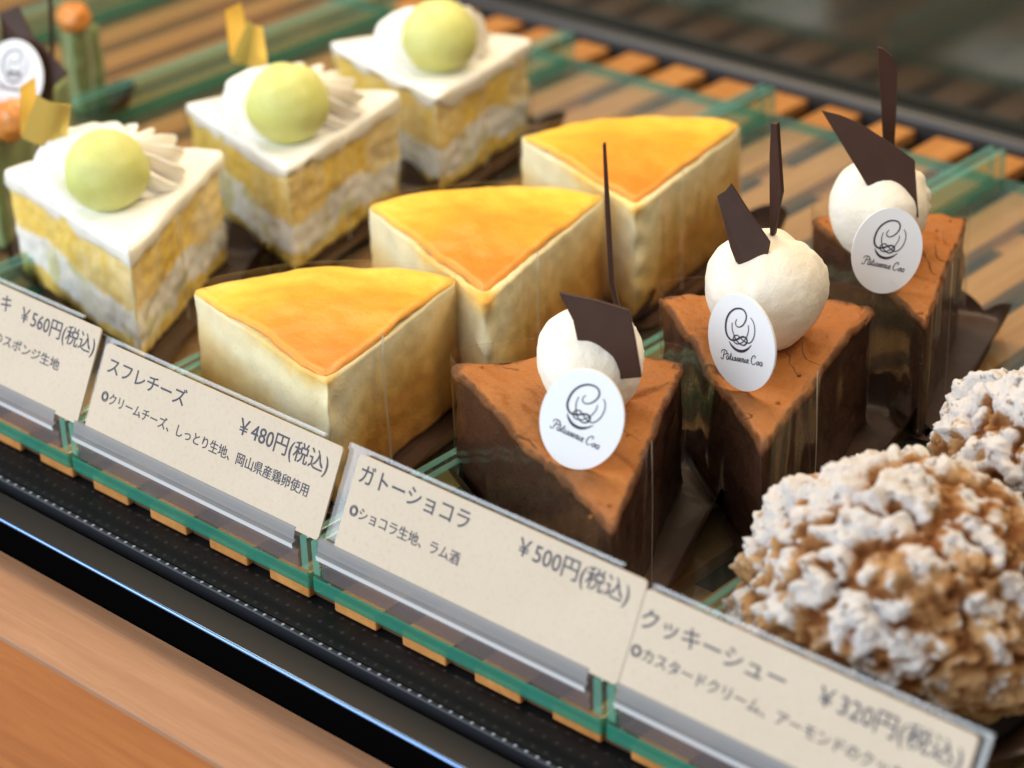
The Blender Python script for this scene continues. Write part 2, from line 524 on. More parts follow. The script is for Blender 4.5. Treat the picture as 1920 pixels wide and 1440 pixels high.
rack = thing('slatted_rack', 'rack of orange brown wooden slats under the glass trays', 'rack', (0, .16, -.0195))
rnd = random.Random(3)
for i in range(-26, 14):
    x0 = .0501 + .02243 * i + rnd.uniform(-.0004, .0004)
    v, f = box(x0, x0 + .0139, .0028 + rnd.uniform(-.0004, .0004), .3295 + rnd.uniform(-.001, .001), -.0049, -.0006, .0005)
    o = mesh_obj('slat', v, f, MAT['slat'], rack, smooth=False)
    # own texture origin per slat, so that the grain differs
    off = Vector((rnd.uniform(-1, 1), rnd.uniform(-1, 1), rnd.uniform(-1, 1)))
    o.data.transform(Matrix.Translation(off))
    o.location = -off
v, f = box(-.54, .37,   .0045, .0140, -.0050, -.0012, .0004)  # added strip: reflections and dim slat sides in the gaps, painted brown
mesh_obj('gap_strip', v, f, MAT['gapstrip'], rack, smooth=False)
for y0 in (.05, .27):
    v, f = box(-.54, .37, y0, y0 + .015, -.0195, -.0046)
    mesh_obj('cross_bar', v, f, MAT['slat'], rack, smooth=False)

P, D = .09, .302
tray_lab = {-4: 'empty glass tray at the far left end of the rack',
            -3: 'empty glass tray left of the pistachio cakes', -2: 'glass tray under the green pistachio cakes',
            -1: 'glass tray under the melon cream cakes', 0: 'glass tray under the souffle cheesecake slices',
            1: 'glass tray under the chocolate cake slices', 2: 'glass tray under the sugar dusted cream puffs'}
for i in range(-4, 3):
    x0, x1 = i * P + .0006, (i + 1) * P - .0006
    t = thing('glass_tray', tray_lab[i], 'tray', ((x0 + x1) / 2, D / 2, 0), 'glass trays side by side on the slats')
    v, f = box(x0, x1, 0, D, 0, .0046, .0007)
    fm = []
    for fc in f:
        a = [Vector(v[q]) for q in fc]
        nn = (a[1] - a[0]).cross(a[2] - a[1]).normalized() if len(a) > 2 else Vector((0, 0, 1))
        fm.append(0 if abs(nn.z) > .9 else 1)
    mesh_obj('tray_base', v, f, MAT['glass'], t, smooth=False, mats2=[MAT['edge']], fmat=fm)
    for xa in (x0, x1 - .0026):
        v, f = box(xa, xa + .0026, .0004, D - .0004, .0049, .0142, .0005)
        fm = []
        for fc in f:
            a = [Vector(v[q]) for q in fc]
            nn = (a[1] - a[0]).cross(a[2] - a[1]).normalized()
            fm.append(1 if abs(nn.x) < .5 and not nn.z < -.5 else 0)
        mesh_obj('side_lip', v, f, MAT['lip'], t, smooth=False, mats2=[MAT['lipedge']], fmat=fm)


# ------------------------------------------------------------------ price cards
TH = math.radians(27)
CV = Vector((0, math.sin(TH), math.cos(TH)))
CN = Vector((0, -math.cos(TH), math.sin(TH)))
C0 = Vector((0, .0006, .0158))


def card_pt(u_, v_, n_=0.0):
    return Vector((u_, 0, 0)) + C0 + CV * v_ + CN * n_


def text_geo(body, weight=.012):
    cu = bpy.data.curves.new('t', 'FONT')
    cu.body = body
    cu.size = 1
    cu.offset = weight
    cu.resolution_u = 3
    ob = bpy.data.objects.new('t', cu)
    COL.objects.link(ob)
    dg = bpy.context.evaluated_depsgraph_get()
    me = bpy.data.meshes.new_from_object(ob.evaluated_get(dg))
    v = [tuple(q.co) for q in me.vertices]
    f = [tuple(q.vertices) for q in me.polygons]
    bpy.data.objects.remove(ob)
    bpy.data.curves.remove(cu)
    bpy.data.meshes.remove(me)
    return v, f


def card_text(name, body, u0, u1, v0, v1, parent, weight=.012):
    v, f = text_geo(body, 0.0)
    if not v:
        return
    xs = [q[0] for q in v]
    ys = [q[1] for q in v]
    ax, bx, ay, by = min(xs), max(xs), min(ys), max(ys)
    sx = (u1 - u0) / (bx - ax)
    sy = (v1 - v0) / (by - ay)
    w_, ff = [], []
    e_ = weight * .55 * sx
    for kk, (dx, dy) in enumerate(((0, 0), (e_, 0), (-e_, 0), (0, e_), (0, -e_))):
        base = len(w_)
        w_ += [card_pt(u0 + (q[0] - ax) * sx + dx, v0 + (q[1] - ay) * sy + dy, .00030 + kk * .000012) for q in v]
        ff += [tuple(j + base for j in q) for q in f]
    mesh_obj(name, w_, ff, MAT['ink'], parent, smooth=False)


mm = .001
cards = [
    # x0, x1, height, label, texts
    (-.0805, .0050, .0248, 'kraft price card reading 560 yen, in front of the melon cakes',
     [('title', 'ショートケーキ', -66, -30.8, 18.6, 22.8, .012), ('price', '￥560円(税込)', -26.1, 4.2, 16.7, 22.4, .010),
      ('description', '◎ふわふわきめ細かめのスポンジ生地', -73.5, -7.0, 10.0, 13.0, .012)]),
    (.0080, .0936, .0222, 'kraft price card reading 480 yen, in front of the cheesecakes',
     [('title', 'スフレチーズ', 10.8, 40.2, 15.2, 19.4, .014), ('price', '￥480円(税込)', 60.0, 90.6, 13.7, 19.4, .012),
      ('description', '◎クリームチーズ、しっとり生地、岡山県産鶏卵使用', 11.2, 86.7, 7.7, 10.8, .014)]),
    (.0988, .1838, .0226, 'kraft price card reading 500 yen, in front of the chocolate cakes',
     [('title', 'ガトーショコラ', 100.7, 134.6, 16.3, 20.8, .014), ('price', '￥500円(税込)', 149.4, 180.4, 15.1, 20.8, .012),
      ('description', '◎ショコラ生地、ラム酒', 100.5, 134.9, 8.2, 11.2, .014)]),
    (.1840, .2640, .0212, 'kraft price card reading 320 yen, in front of the cream puffs',
     [('title', 'クッキーシュー', 184.9, 221.5, 13.0, 17.4, .014), ('price', '￥320円(税込)', 229.4, 262.2, 12.7, 18.4, .012),
      ('description', '◎カスタードクリーム、アーモンドのクッキー生地', 184.6, 262.0, 6.6, 9.6, .014)]),
]
hold_lab = ['clear acrylic card holder below the 560 yen card', 'clear acrylic card holder below the 480 yen card',
            'clear acrylic card holder below the 500 yen card', 'clear acrylic card holder below the 320 yen card']
for i, (x0, x1, hh, lab, texts) in enumerate(cards):
    cx = (x0 + x1) / 2
    pc = thing('price_card', lab, 'price card', tuple(card_pt(cx, 0)), 'kraft price cards in the acrylic holders')
    v = []
    rc = .0011
    out = []
    for (ux, vy, a0) in ((x1 - rc, hh - rc, 0), (x0 + rc, hh - rc, 90), (x0 + rc, -.0006 + rc, 180), (x1 - rc, -.0006 + rc, 270)):
        for a in (0, 30, 60, 90):
            q = math.radians(a0 + a)
            out.append((ux + rc * math.cos(q), vy + rc * math.sin(q)))
    n_ = len(out)
    v = [card_pt(a, b, .00025) for a, b in out] + [card_pt(a, b, -.00025) for a, b in out]
    f = [tuple(range(n_)), tuple(range(n_, 2 * n_))[::-1]] + [(j, n_ + j, n_ + (j + 1) % n_, (j + 1) % n_) for j in range(n_)]
    mesh_obj('card', v, f, MAT['card'], pc, smooth=False)
    for (nm, body, a, b, c_, d_, wt) in texts:
        card_text(nm, body, a * mm, b * mm, c_ * mm, d_ * mm, pc, wt)
    # holder on the tray
    hx0, hx1 = (i - 1) * P + .0040, i * P - .0040
    hd = thing('card_holder', hold_lab[i], 'card holder', ((hx0 + hx1) / 2, .006, .0048), 'acrylic card holders along the tray fronts')
    prof = [(.0005, .0049), (.0003, .0086), (.0008, .0098), (-.0001, .0104), (-.0012, .0109), (-.0013, .0122), (-.0003, .0126), (.0002, .0129), (-.0006, .0131),
            (.0002, .0161), (.0009, .0161), (.0012, .0131), (.0070, .0122), (.0080, .0049)]
    v, f = extrude_profile(prof, hx0, hx1)
    fm = [2, 2, 1, 1, 1, 0, 0, 0, 0, 0, 0, 2, 2, 2, 2, 2]
    mesh_obj('holder_rail', v, f, MAT['acrylgrey'], hd, smooth=False, mats2=[MAT['acrylwhite'], MAT['acryldark']], fmat=fm)
    a = [card_pt(hx0, -.001, -.0009), card_pt(hx1, -.001, -.0009), card_pt(hx1, hh + .0012, -.0009), card_pt(hx0, hh + .0012, -.0009)]
    b = [q - CN * .0008 for q in a]
    mesh_obj('back_plate', a + b, [(0, 1, 2, 3), (7, 6, 5, 4), (0, 4, 5, 1), (1, 5, 6, 2), (2, 6, 7, 3), (3, 7, 4, 0)], MAT['sleeve'], hd, smooth=False)


# ------------------------------------------------------------------ cake slices
CZ = .0060


def outline(T, L, R, step=.0010, rnd_it=3):
    T, L, R = Vector(T), Vector(L), Vector(R)
    pts = []

    def seg(a, b):
        n_ = max(2, int((b - a).length / step))
        for i_ in range(n_):
            pts.append(a + (b - a) * (i_ / n_))
    seg(T, R)
    a0 = math.atan2(*(R - T).yx)
    a1 = math.atan2(*(L - T).yx)
    if a1 < a0:
        a1 += 2 * math.pi
    r0, r1 = (R - T).length, (L - T).length
    n_ = int((a1 - a0) * (r0 + r1) / 2 / step)
    for i_ in range(n_):
        s = i_ / n_
        a = a0 + (a1 - a0) * s
        r_ = r0 + (r1 - r0) * s
        pts.append(T + Vector((math.cos(a), math.sin(a))) * r_)
    seg(L, T)
    for _ in range(rnd_it):
        pts = [(pts[i_ - 1] + pts[i_] * 2 + pts[(i_ + 1) % len(pts)]) / 4 for i_ in range(len(pts))]
    nr = []
    for i_ in range(len(pts)):
        d = pts[(i_ + 1) % len(pts)] - pts[i_ - 1]
        nr.append(Vector((d.y, -d.x)).normalized())
    return pts, nr


def skirt(pts, nr, levels, disp=None, cap_rings=0, cap_z=None, bottom=True):
    """levels: [(offset, z)] from bottom to top. Returns verts, faces, top-ring scale list."""
    n_ = len(pts)
    V, F = [], []
    for (off, z_) in levels:
        for i_ in range(n_):
            q = pts[i_] + nr[i_] * off
            p3 = Vector((q.x, q.y, z_))
            if disp:
                p3 = disp(p3, nr[i_], i_)
            V.append(p3)
    for j in range(len(levels) - 1):
        for i_ in range(n_):
            a = j * n_ + i_
            b = j * n_ + (i_ + 1) % n_
            F.append((a, b, b + n_, a + n_))
    if bottom:
        F.append(tuple(range(n_))[::-1])
    sc = [1.0] * len(V)
    if cap_rings:
        cx = sum((q for q in pts), Vector((0, 0))) / n_
        base = len(V) - n_
        last = [V[base + i_].copy() for i_ in range(n_)]
        for _ in range(14):
            last = [(last[i_ - 1] + last[i_] * 2 + last[(i_ + 1) % n_]) / 4 for i_ in range(n_)]
        for j in range(1, cap_rings):
            s = 1 - j / cap_rings
            for i_ in range(n_):
                q = Vector((cx.x + (last[i_].x - cx.x) * s, cx.y + (last[i_].y - cx.y) * s))
                z_ = cap_z(q, s, last[i_].z)
                V.append(Vector((q.x, q.y, z_)))
                sc.append(s)
            o0 = base if j == 1 else len(V) - 2 * n_
            o1 = len(V) - n_
            for i_ in range(n_):
                F.append((o0 + i_, o0 + (i_ + 1) % n_, o1 + (i_ + 1) % n_, o1 + i_))
        V.append(Vector((cx.x, cx.y, cap_z(cx, 0, last[0].z))))
        sc.append(0)
        o1 = len(V) - 1 - n_
        for i_ in range(n_):
            F.append((o1 + i_, o1 + (i_ + 1) % n_, len(V) - 1))
    return V, F, sc


def film_and_paper(parent, T, L, R, top, seed, seam_at=.32, paper_r=.013, paper_b=.005):
    rg = random.Random(seed)
    pts, nr = outline(T, L, R, .0016, 6)
    z0 = CZ - .0002

    def dsp(p3, nn, i_):
        a = .0007 * n3((p3.x, p3.y, p3.z * .35), 130, seed) + .0010
        return p3 + Vector((nn.x, nn.y, 0)) * a
    lv = [(0, z0 + (top - z0) * j / 8) for j in range(9)] + [(0, top + .00025)]
    V, F, _ = skirt(pts, nr, lv, dsp, bottom=False)
    n_ = len(pts)
    fm = [0] * (n_ * 8) + [1] * n_
    fo = mesh_obj('film', V, F, MAT['film'], parent, mats2=[MAT['filmrim']], fmat=fm)
    # overlapping end of the film: a thin upright strip on the right cut face
    Tv, Rv = Vector(T), Vector(R)
    d = (Rv - Tv).normalized()
    nn = Vector((d.y, -d.x))
    q = Tv + (Rv - Tv) * seam_at + nn * .0019
    wv = .0005
    V, F = [], []
    for j in range(9):
        z_ = z0 + (top + .0012 - z0) * j / 8
        b = .0005 * math.sin(j * .7 + seed)
        for s in (-1, 1):
            c2 = q + d * (s * wv + b)
            V.append((c2.x, c2.y, z_))
    for j in range(8):
        F.append((2 * j, 2 * j + 1, 2 * j + 3, 2 * j + 2))
    mesh_obj('film_seam', V, F, MAT['filmedge'], fo)
    # brown paper: larger triangle with scalloped rim
    Lv = Vector(L)
    out = nn
    axis = ((Rv + Lv) / 2 - Tv).normalized()
    PT = Tv + out * .002 - axis * .001
    PR = Rv + out * paper_r + axis * paper_b
    PL = Lv + axis * paper_b - out * .001
    pts, nr = outline(PT, PL, PR, .0014, 14)
    n_ = len(pts)
    cx = sum((q for q in pts), Vector((0, 0))) / n_
    V, F = [], []
    ph = rg.uniform(0, 6)
    NR = 9
    for ring in range(NR):
        u_ = max(0.0, (ring - 1) / (NR - 2))
        for i_ in range(n_):
            wv = abs(math.sin(i_ * .17 + ph + .5 * math.sin(i_ * .11 + ph))) ** .7
            far = max(0, (pts[i_] - PT).dot(axis) / ((PR - PT).dot(axis)))
            q = pts[i_] + nr[i_] * (-.0035 if ring == 0 else (.0012 + .0030 * wv) * u_)
            V.append((q.x, q.y, .0054 + (.0006 + .0075 * wv) * min(1, far * 1.4) * u_ ** 1.8))
    for j in range(NR - 1):
        for i_ in range(n_):
            a, b = j * n_ + i_, j * n_ + (i_ + 1) % n_
            F.append((a, b, b + n_, a + n_))
    F.append(tuple(range(n_))[::-1])
    po = mesh_obj('paper_liner', V, F, MAT['paper'], parent)
    return fo


def catmull(pts, sub=5):
    if len(pts) < 3:
        return [Vector(q) for q in pts]
    P_ = [Vector(q) for q in pts]
    P_ = [2 * P_[0] - P_[1]] + P_ + [2 * P_[-1] - P_[-2]]
    o = []
    for i_ in range(1, len(P_) - 2):
        a, b, c_, d = P_[i_ - 1:i_ + 3]
        for s in range(sub):
            t = s / sub
            o.append(.5 * (2 * b + (c_ - a) * t + (2 * a - 5 * b + 4 * c_ - d) * t * t + (3 * b - a - 3 * c_ + d) * t ** 3))
    o.append(P_[-2])
    return o


def ribbon(strokes, to3d):
    V, F = [], []
    for pts, w0, w1 in strokes:
        c_ = catmull(pts)
        n_ = len(c_)
        for i_ in range(n_):
            d = (c_[min(i_ + 1, n_ - 1)] - c_[max(i_ - 1, 0)])
            d = d.normalized() if d.length > 1e-9 else Vector((1, 0))
            s = i_ / (n_ - 1)
            wd = 1.35 * (w0 + (w1 - w0) * math.sin(s * math.pi))
            q = Vector((-d.y, d.x)) * wd / 2
            V.append(to3d(*(c_[i_] + q)))
            V.append(to3d(*(c_[i_] - q)))
            if i_:
                b = len(V) - 4
                F.append((b, b + 1, b + 3, b + 2))
    return V, F


def desk(pts):   # emblem drawing: pixels of an enlarged view -> tag millimetres
    o = []
    for x, y in pts:
        y2 = y - (x - 670) * .2
        o.append(((x - 670) / 1040 * .018, (745 - y2) / 1290 * .022))
    return o


EMB = [
    (desk([(620, 425), (597, 470), (612, 515), (660, 530), (720, 500), (765, 430), (768, 365), (735, 310), (670, 284), (590, 290), (515, 335), (462, 410), (440, 500), (443, 590), (475, 660), (530, 700), (600, 696), (660, 672), (712, 662), (755, 685), (765, 722), (748, 758), (705, 776), (655, 758), (600, 705), (560, 625), (540, 540), (545, 465)]), .00014, .00034),
    (desk([(835, 415), (872, 465), (892, 545), (885, 640), (850, 715), (800, 750), (740, 735), (680, 690), (620, 640), (575, 645), (550, 682), (562, 722), (600, 752), (650, 752), (715, 720), (765, 660), (795, 580), (795, 510)]), .00014, .00022),
    (desk([(480, 712), (520, 772), (590, 832), (680, 855), (760, 832), (830, 780)]), .00010, .00052),
]
# script lettering, one list of strokes per letter, x advance then strokes; x-height .42, ascender 1
LET = {
    'P': (.62, [[(.30, .0), (.34, .45), (.42, .95)], [(.05, .62), (.10, .92), (.42, 1.02), (.68, .86), (.60, .58), (.34, .50)], [(.30, .0), (.12, -.04), (.02, .12)]]),
    'a': (.40, [[(.34, .36), (.20, .43), (.06, .26), (.10, .04), (.24, .02), (.33, .30), (.34, .40), (.33, .10), (.42, .03)]]),
    '^': (0, [[(-.30, .55), (-.20, .68), (-.10, .55)]]),
    't': (.30, [[(.0, .05), (.14, .40), (.18, .80), (.12, .20), (.18, .02), (.32, .08)], [(.02, .46), (.32, .48)]]),
    'i': (.24, [[(.0, .05), (.12, .42), (.08, .12), (.14, .02), (.26, .08)], [(.14, .60), (.16, .63)]]),
    's': (.30, [[(.0, .04), (.16, .44), (.22, .22), (.16, .03), (.04, .05)], [(.16, .03), (.32, .08)]]),
    'e': (.32, [[(.0, .08), (.20, .22), (.22, .40), (.10, .40), (.06, .14), (.16, .01), (.34, .08)]]),
    'r': (.30, [[(.0, .05), (.10, .44), (.20, .38), (.16, .08), (.22, .02), (.32, .08)]]),
    'C': (.66, [[(.44, .72), (.54, .84), (.42, 1.0), (.20, .84), (.08, .40), (.22, .02), (.44, .02), (.62, .22)]]),
    'o': (.36, [[(.22, .42), (.06, .28), (.12, .02), (.28, .10), (.26, .38), (.18, .40), (.40, .34)]]),
    ' ': (.16, []),
}


def lettering():
    st = []
    x = 0
    for ch in 'Pa^tisserie Coa':
        adv, ss = LET[ch]
        for s in ss:
            st.append([(x + a + .12 * b, b) for a, b in s])
        x += adv
    sc = .0113 / x
    return [([(a * sc - .0058, b * .0021 - .0044) for a, b in s], .00011, .00017) for s in st]


def logo_tag(parent, Cn, yaw_, tilt, roll_, sc):
    y, t, ro = map(math.radians, (yaw_, tilt, roll_))
    h_ = Vector((math.cos(y), math.sin(y), 0))
    n_ = Vector((math.sin(y) * math.cos(t), -math.cos(y) * math.cos(t), math.sin(t)))
    v_ = n_.cross(h_)
    H = math.cos(ro) * h_ + math.sin(ro) * v_
    U = -math.sin(ro) * h_ + math.cos(ro) * v_
    Cn = Vector(Cn)
    K = 56
    ring = [(math.cos(2 * math.pi * i_ / K) * .009 * sc, math.sin(2 * math.pi * i_ / K) * .011 * sc) for i_ in range(K)]
    th = .00035
    V = [Cn + H * a + U * b + n_ * th for a, b in ring] + [Cn + H * a + U * b - n_ * th for a, b in ring]
    F = [tuple(range(K)), tuple(range(K, 2 * K))[::-1]] + [(i_, K + i_, K + (i_ + 1) % K, (i_ + 1) % K) for i_ in range(K)]
    tg = mesh_obj('logo_tag', V, F, MAT['tag'], parent, smooth=False)

    def to3d(a, b):
        return Cn + H * a * sc + U * b * sc + n_ * (th + .00008)
    V, F = ribbon(EMB, to3d)
    mesh_obj('emblem', V, F, MAT['tagink'], tg, smooth=False)
    V, F = ribbon(lettering(), to3d)
    mesh_obj('lettering', V, F, MAT['tagink'], tg, smooth=False)


def shard(parent, name, pts, yaw_, tilt, th=.0011):
    y, t = math.radians(yaw_), math.radians(tilt)
    n_ = Vector((math.sin(y) * math.cos(t), -math.cos(y) * math.cos(t), math.sin(t)))
    A = [Vector(q) + n_ * th / 2 for q in pts]
    B = [Vector(q) - n_ * th / 2 for q in pts]
    nrm = sum(((A[(i_ + 1) % len(A)] - A[0]).cross(A[(i_ + 2) % len(A)] - A[0]) for i_ in range(len(A))), Vector())
    if nrm.dot(n_) < 0:
        A.reverse()
        B.reverse()
    m_ = len(A)
    V = A + B
    F = [tuple(range(m_)), tuple(range(m_, 2 * m_))[::-1]] + [(i_, m_ + i_, m_ + (i_ + 1) % m_, (i_ + 1) % m_) for i_ in range(m_)]
    o_ = mesh_obj(name, V, F, MAT['plate'], parent, smooth=False)
    b = o_.modifiers.new('bevel', 'BEVEL')
    b.width = .00018
    b.segments = 2
    return o_


# --- souffle cheesecakes
def cheesecake(T, L, R, h_, label, seed):
    cx = (Vector(T) + Vector(L) + Vector(R)) / 3
    t = thing('cheesecake_slice', label, 'cake slice', (cx.x, cx.y, CZ), 'souffle cheesecake slices on the glass tray')
    pts, nr = outline(T, L, R, .0010, 7)
    Tv = Vector(T)
    rmax = max((q - Tv).length for q in pts)
    top = CZ + h_

    def dsp(p3, nn, i_):
        a = .0009 * n3((p3.x, p3.y, CZ + .3 * (p3.z - CZ)), 85, seed) + .0003 * n3(p3, 260, seed + 3)
        tipn = max(0, 1 - (Vector((p3.x, p3.y)) - Tv).length / .010)
        a += tipn * (.0022 * n3(p3, 170, seed + 5) - .0008)
        return p3 + Vector((nn.x, nn.y, 0)) * a
    lv = [(-.0006 * math.exp(-j / 2), CZ + (h_ - .0005) * j / 34) for j in range(35)]
    V, F, _ = skirt(pts, nr, lv, dsp, cap_rings=8, cap_z=lambda q, s_, zl: CZ + h_ - .0007 + .0004 * n3((q.x, q.y, 0), 300, seed))
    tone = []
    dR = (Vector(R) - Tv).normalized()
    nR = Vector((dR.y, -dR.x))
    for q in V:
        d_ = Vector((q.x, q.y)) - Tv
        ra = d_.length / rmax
        right = max(0.0, 1 - abs(d_.dot(nR)) / .006) * min(1, ra * 4)  # the right cut face's shade is put into a browner tone
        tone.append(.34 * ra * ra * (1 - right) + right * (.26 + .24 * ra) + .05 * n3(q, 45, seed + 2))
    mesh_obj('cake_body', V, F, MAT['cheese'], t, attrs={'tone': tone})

    def sag(q):
        d = (q - Tv).length / rmax
        return -.0016 * max(0, 1 - d / .22) ** 2

    cen = (Tv + Vector(L) + Vector(R)) / 3

    def H(q):
        d = (q - Tv).length / rmax
        dome = .0018 * math.exp(-((q - cen).length / .020) ** 2) + .0008 * d
        wob = .0012 * n3((q.x, q.y, seed), 55, seed) + .0004 * n3((q.x, q.y, seed), 170, seed + 2)
        return dome + wob + sag(q)

    def capz(q, s, zl):
        return top + .0004 + H(q)

    def dsp2(p3, nn, i_):
        q = Vector((p3.x, p3.y))
        k_ = .0009 * n3((p3.x, p3.y, CZ + .3 * h_), 85, seed) + .0003 * n3(p3, 260, seed + 3)
        arc = max(0.0, min(1.0, ((q - Tv).length / rmax - .90) / .07))
        k_ -= .0020 * arc * max(0, (p3.z - top + .0011) / .0014) ** 1.5
        low = .0007 * n3((p3.x, p3.y, 0), 200, seed) if p3.z < top - .001 else 0
        return p3 + Vector((nn.x, nn.y, 0)) * k_ + Vector((0, 0, H(q) + low))
    tip_cut = (.0042, .0016, .0050)[seed % 3]
    Tc = Tv + (cen - Tv).normalized() * tip_cut
    pts, nr = outline(Tc, L, R, .0010, 8)
    lv = [(-.0006, top - .0011), (-.0001, top - .0010), (.0000, top - .0007), (-.0002, top - .0003), (-.0005, top + .0001), (-.0009, top + .0003)]
    V, F, sc = skirt(pts, nr, lv, dsp2, cap_rings=30, cap_z=capz, bottom=False)
    ax = ((Vector(R) + Vector(L)) / 2 - Tv).normalized()
    rad_ = []
    for q in V:
        d = (Vector((q.x, q.y)) - Tv)
        rad_.append(min(1, max(0, .15 + .85 * (d.length / rmax) ** 1.3)))
    mesh_obj('baked_top', V, F, MAT['cheesetop'], t, attrs={'radial': rad_, 'edge': sc})
    film_and_paper(t, T, L, R, top + .0016, seed, .36)
    return t


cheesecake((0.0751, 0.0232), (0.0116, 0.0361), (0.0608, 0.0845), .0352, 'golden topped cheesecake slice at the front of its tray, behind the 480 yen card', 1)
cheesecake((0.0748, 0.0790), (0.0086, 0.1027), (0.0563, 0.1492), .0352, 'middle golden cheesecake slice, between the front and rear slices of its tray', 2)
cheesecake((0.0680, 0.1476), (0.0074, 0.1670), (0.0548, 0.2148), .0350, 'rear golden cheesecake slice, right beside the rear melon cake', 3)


# --- melon cream cakes
def tube_mesh(path, radii, prof):
    """sweep closed profile (a,b unit offsets) along a 3-D path"""
    V, F = [], []
    m_ = len(prof)
    n_ = len(path)
    for i_ in range(n_):
        d = (path[min(i_ + 1, n_ - 1)] - path[max(i_ - 1, 0)]).normalized()
        s1 = d.cross(Vector((0, 0, 1)))
        s1 = s1.normalized() if s1.length > 1e-6 else Vector((1, 0, 0))
        s2 = s1.cross(d)
        for a, b in prof:
            V.append(path[i_] + (s1 * a + s2 * b) * radii[i_])
    for i_ in range(n_ - 1):
        for j in range(m_):
            F.append((i_ * m_ + j, i_ * m_ + (j + 1) % m_, (i_ + 1) * m_ + (j + 1) % m_, (i_ + 1) * m_ + j))
    F.append(tuple(range(m_))[::-1])
    F.append(tuple(range((n_ - 1) * m_, n_ * m_)))
    return V, F


def rosette(parent, c_, z0, r, seed):
    """piped star-tip rosette: one coil, ridges leaning along it, peak in the middle"""
    K, R_ = 170, 44
    V, F = [], []
    rg = random.Random(seed)
    ph = rg.uniform(0, 6)
    nrid = 13
    key = [(0.0, .94, 0), (.12, 1.0, .0030), (.26, 1.0, .0070), (.42, .88, .0115), (.58, .68, .0142), (.72, .48, .0148), (.82, .32, .0150), (.92, .14, .0150), (1.0, .0, .0152)]

    def prof(t):
        for (t0, r0, z0_), (t1, r1, z1_) in zip(key, key[1:]):
            if t <= t1:
                s_ = (t - t0) / (t1 - t0)
                return r0 + (r1 - r0) * s_, z0_ + (z1_ - z0_) * s_
        return 0, key[-1][2]
    for j in range(R_ + 1):
        t = j / R_
        pr, pz = prof(t)
        for i_ in range(K):
            a = 2 * math.pi * i_ / K
            tw = a + 1.9 * t + ph + .18 * mnoise.noise(Vector((math.cos(a), math.sin(a), seed + t)))
            x_ = (nrid * tw / (2 * math.pi)) % 1.0
            rid = 1 - abs(2 * x_ - 1) ** 1.3            # pointed ridge, round valley
            amp = .31 * min(1, t * 4 + .1) * min(1, (1 - t) * 3)
            nz_ = 1 + .10 * mnoise.noise(Vector((math.cos(a) * 2, math.sin(a) * 2, seed + t * 3)))
            rr2 = r * pr * (1 - amp * (1 - rid)) * nz_
            z_ = pz * (1 - amp * .45 * (1 - rid)) * (1 + .10 * math.sin(a + ph))
            V.append(Vector((c_[0] + rr2 * math.cos(a), c_[1] + rr2 * math.sin(a), z0 - .0006 + z_)))
    for j in range(R_):
        for i_ in range(K):
            a, b = j * K + i_, j * K + (i_ + 1) % K
            F.append((a, b, b + K, a + K))
    return mesh_obj('cream_rosette', V, F, MAT['cream'], parent)


def ball(name, c_, r, mat, parent, seed, amp=.02, seg=48, squash=1.0):
    V, F = [], []
    rings = seg // 2
    for j in range(rings + 1):
        th = math.pi * j / rings
        for i_ in range(seg):
            ph = 2 * math.pi * i_ / seg
            d = Vector((math.sin(th) * math.cos(ph), math.sin(th) * math.sin(ph), math.cos(th)))
            k_ = 1 + amp * mnoise.noise(d * 1.6 + Vector((seed, 0, 0))) + amp * .5 * mnoise.noise(d * 4 + Vector((0, seed, 0)))
            V.append(Vector(c_) + Vector((d.x, d.y, d.z * squash)) * r * k_)
    for j in range(rings):
        for i_ in range(seg):
            a, b = j * seg + i_, j * seg + (i_ + 1) % seg
            F.append((a, a + seg, b + seg, b))
    return mesh_obj(name, V, F, mat, parent)


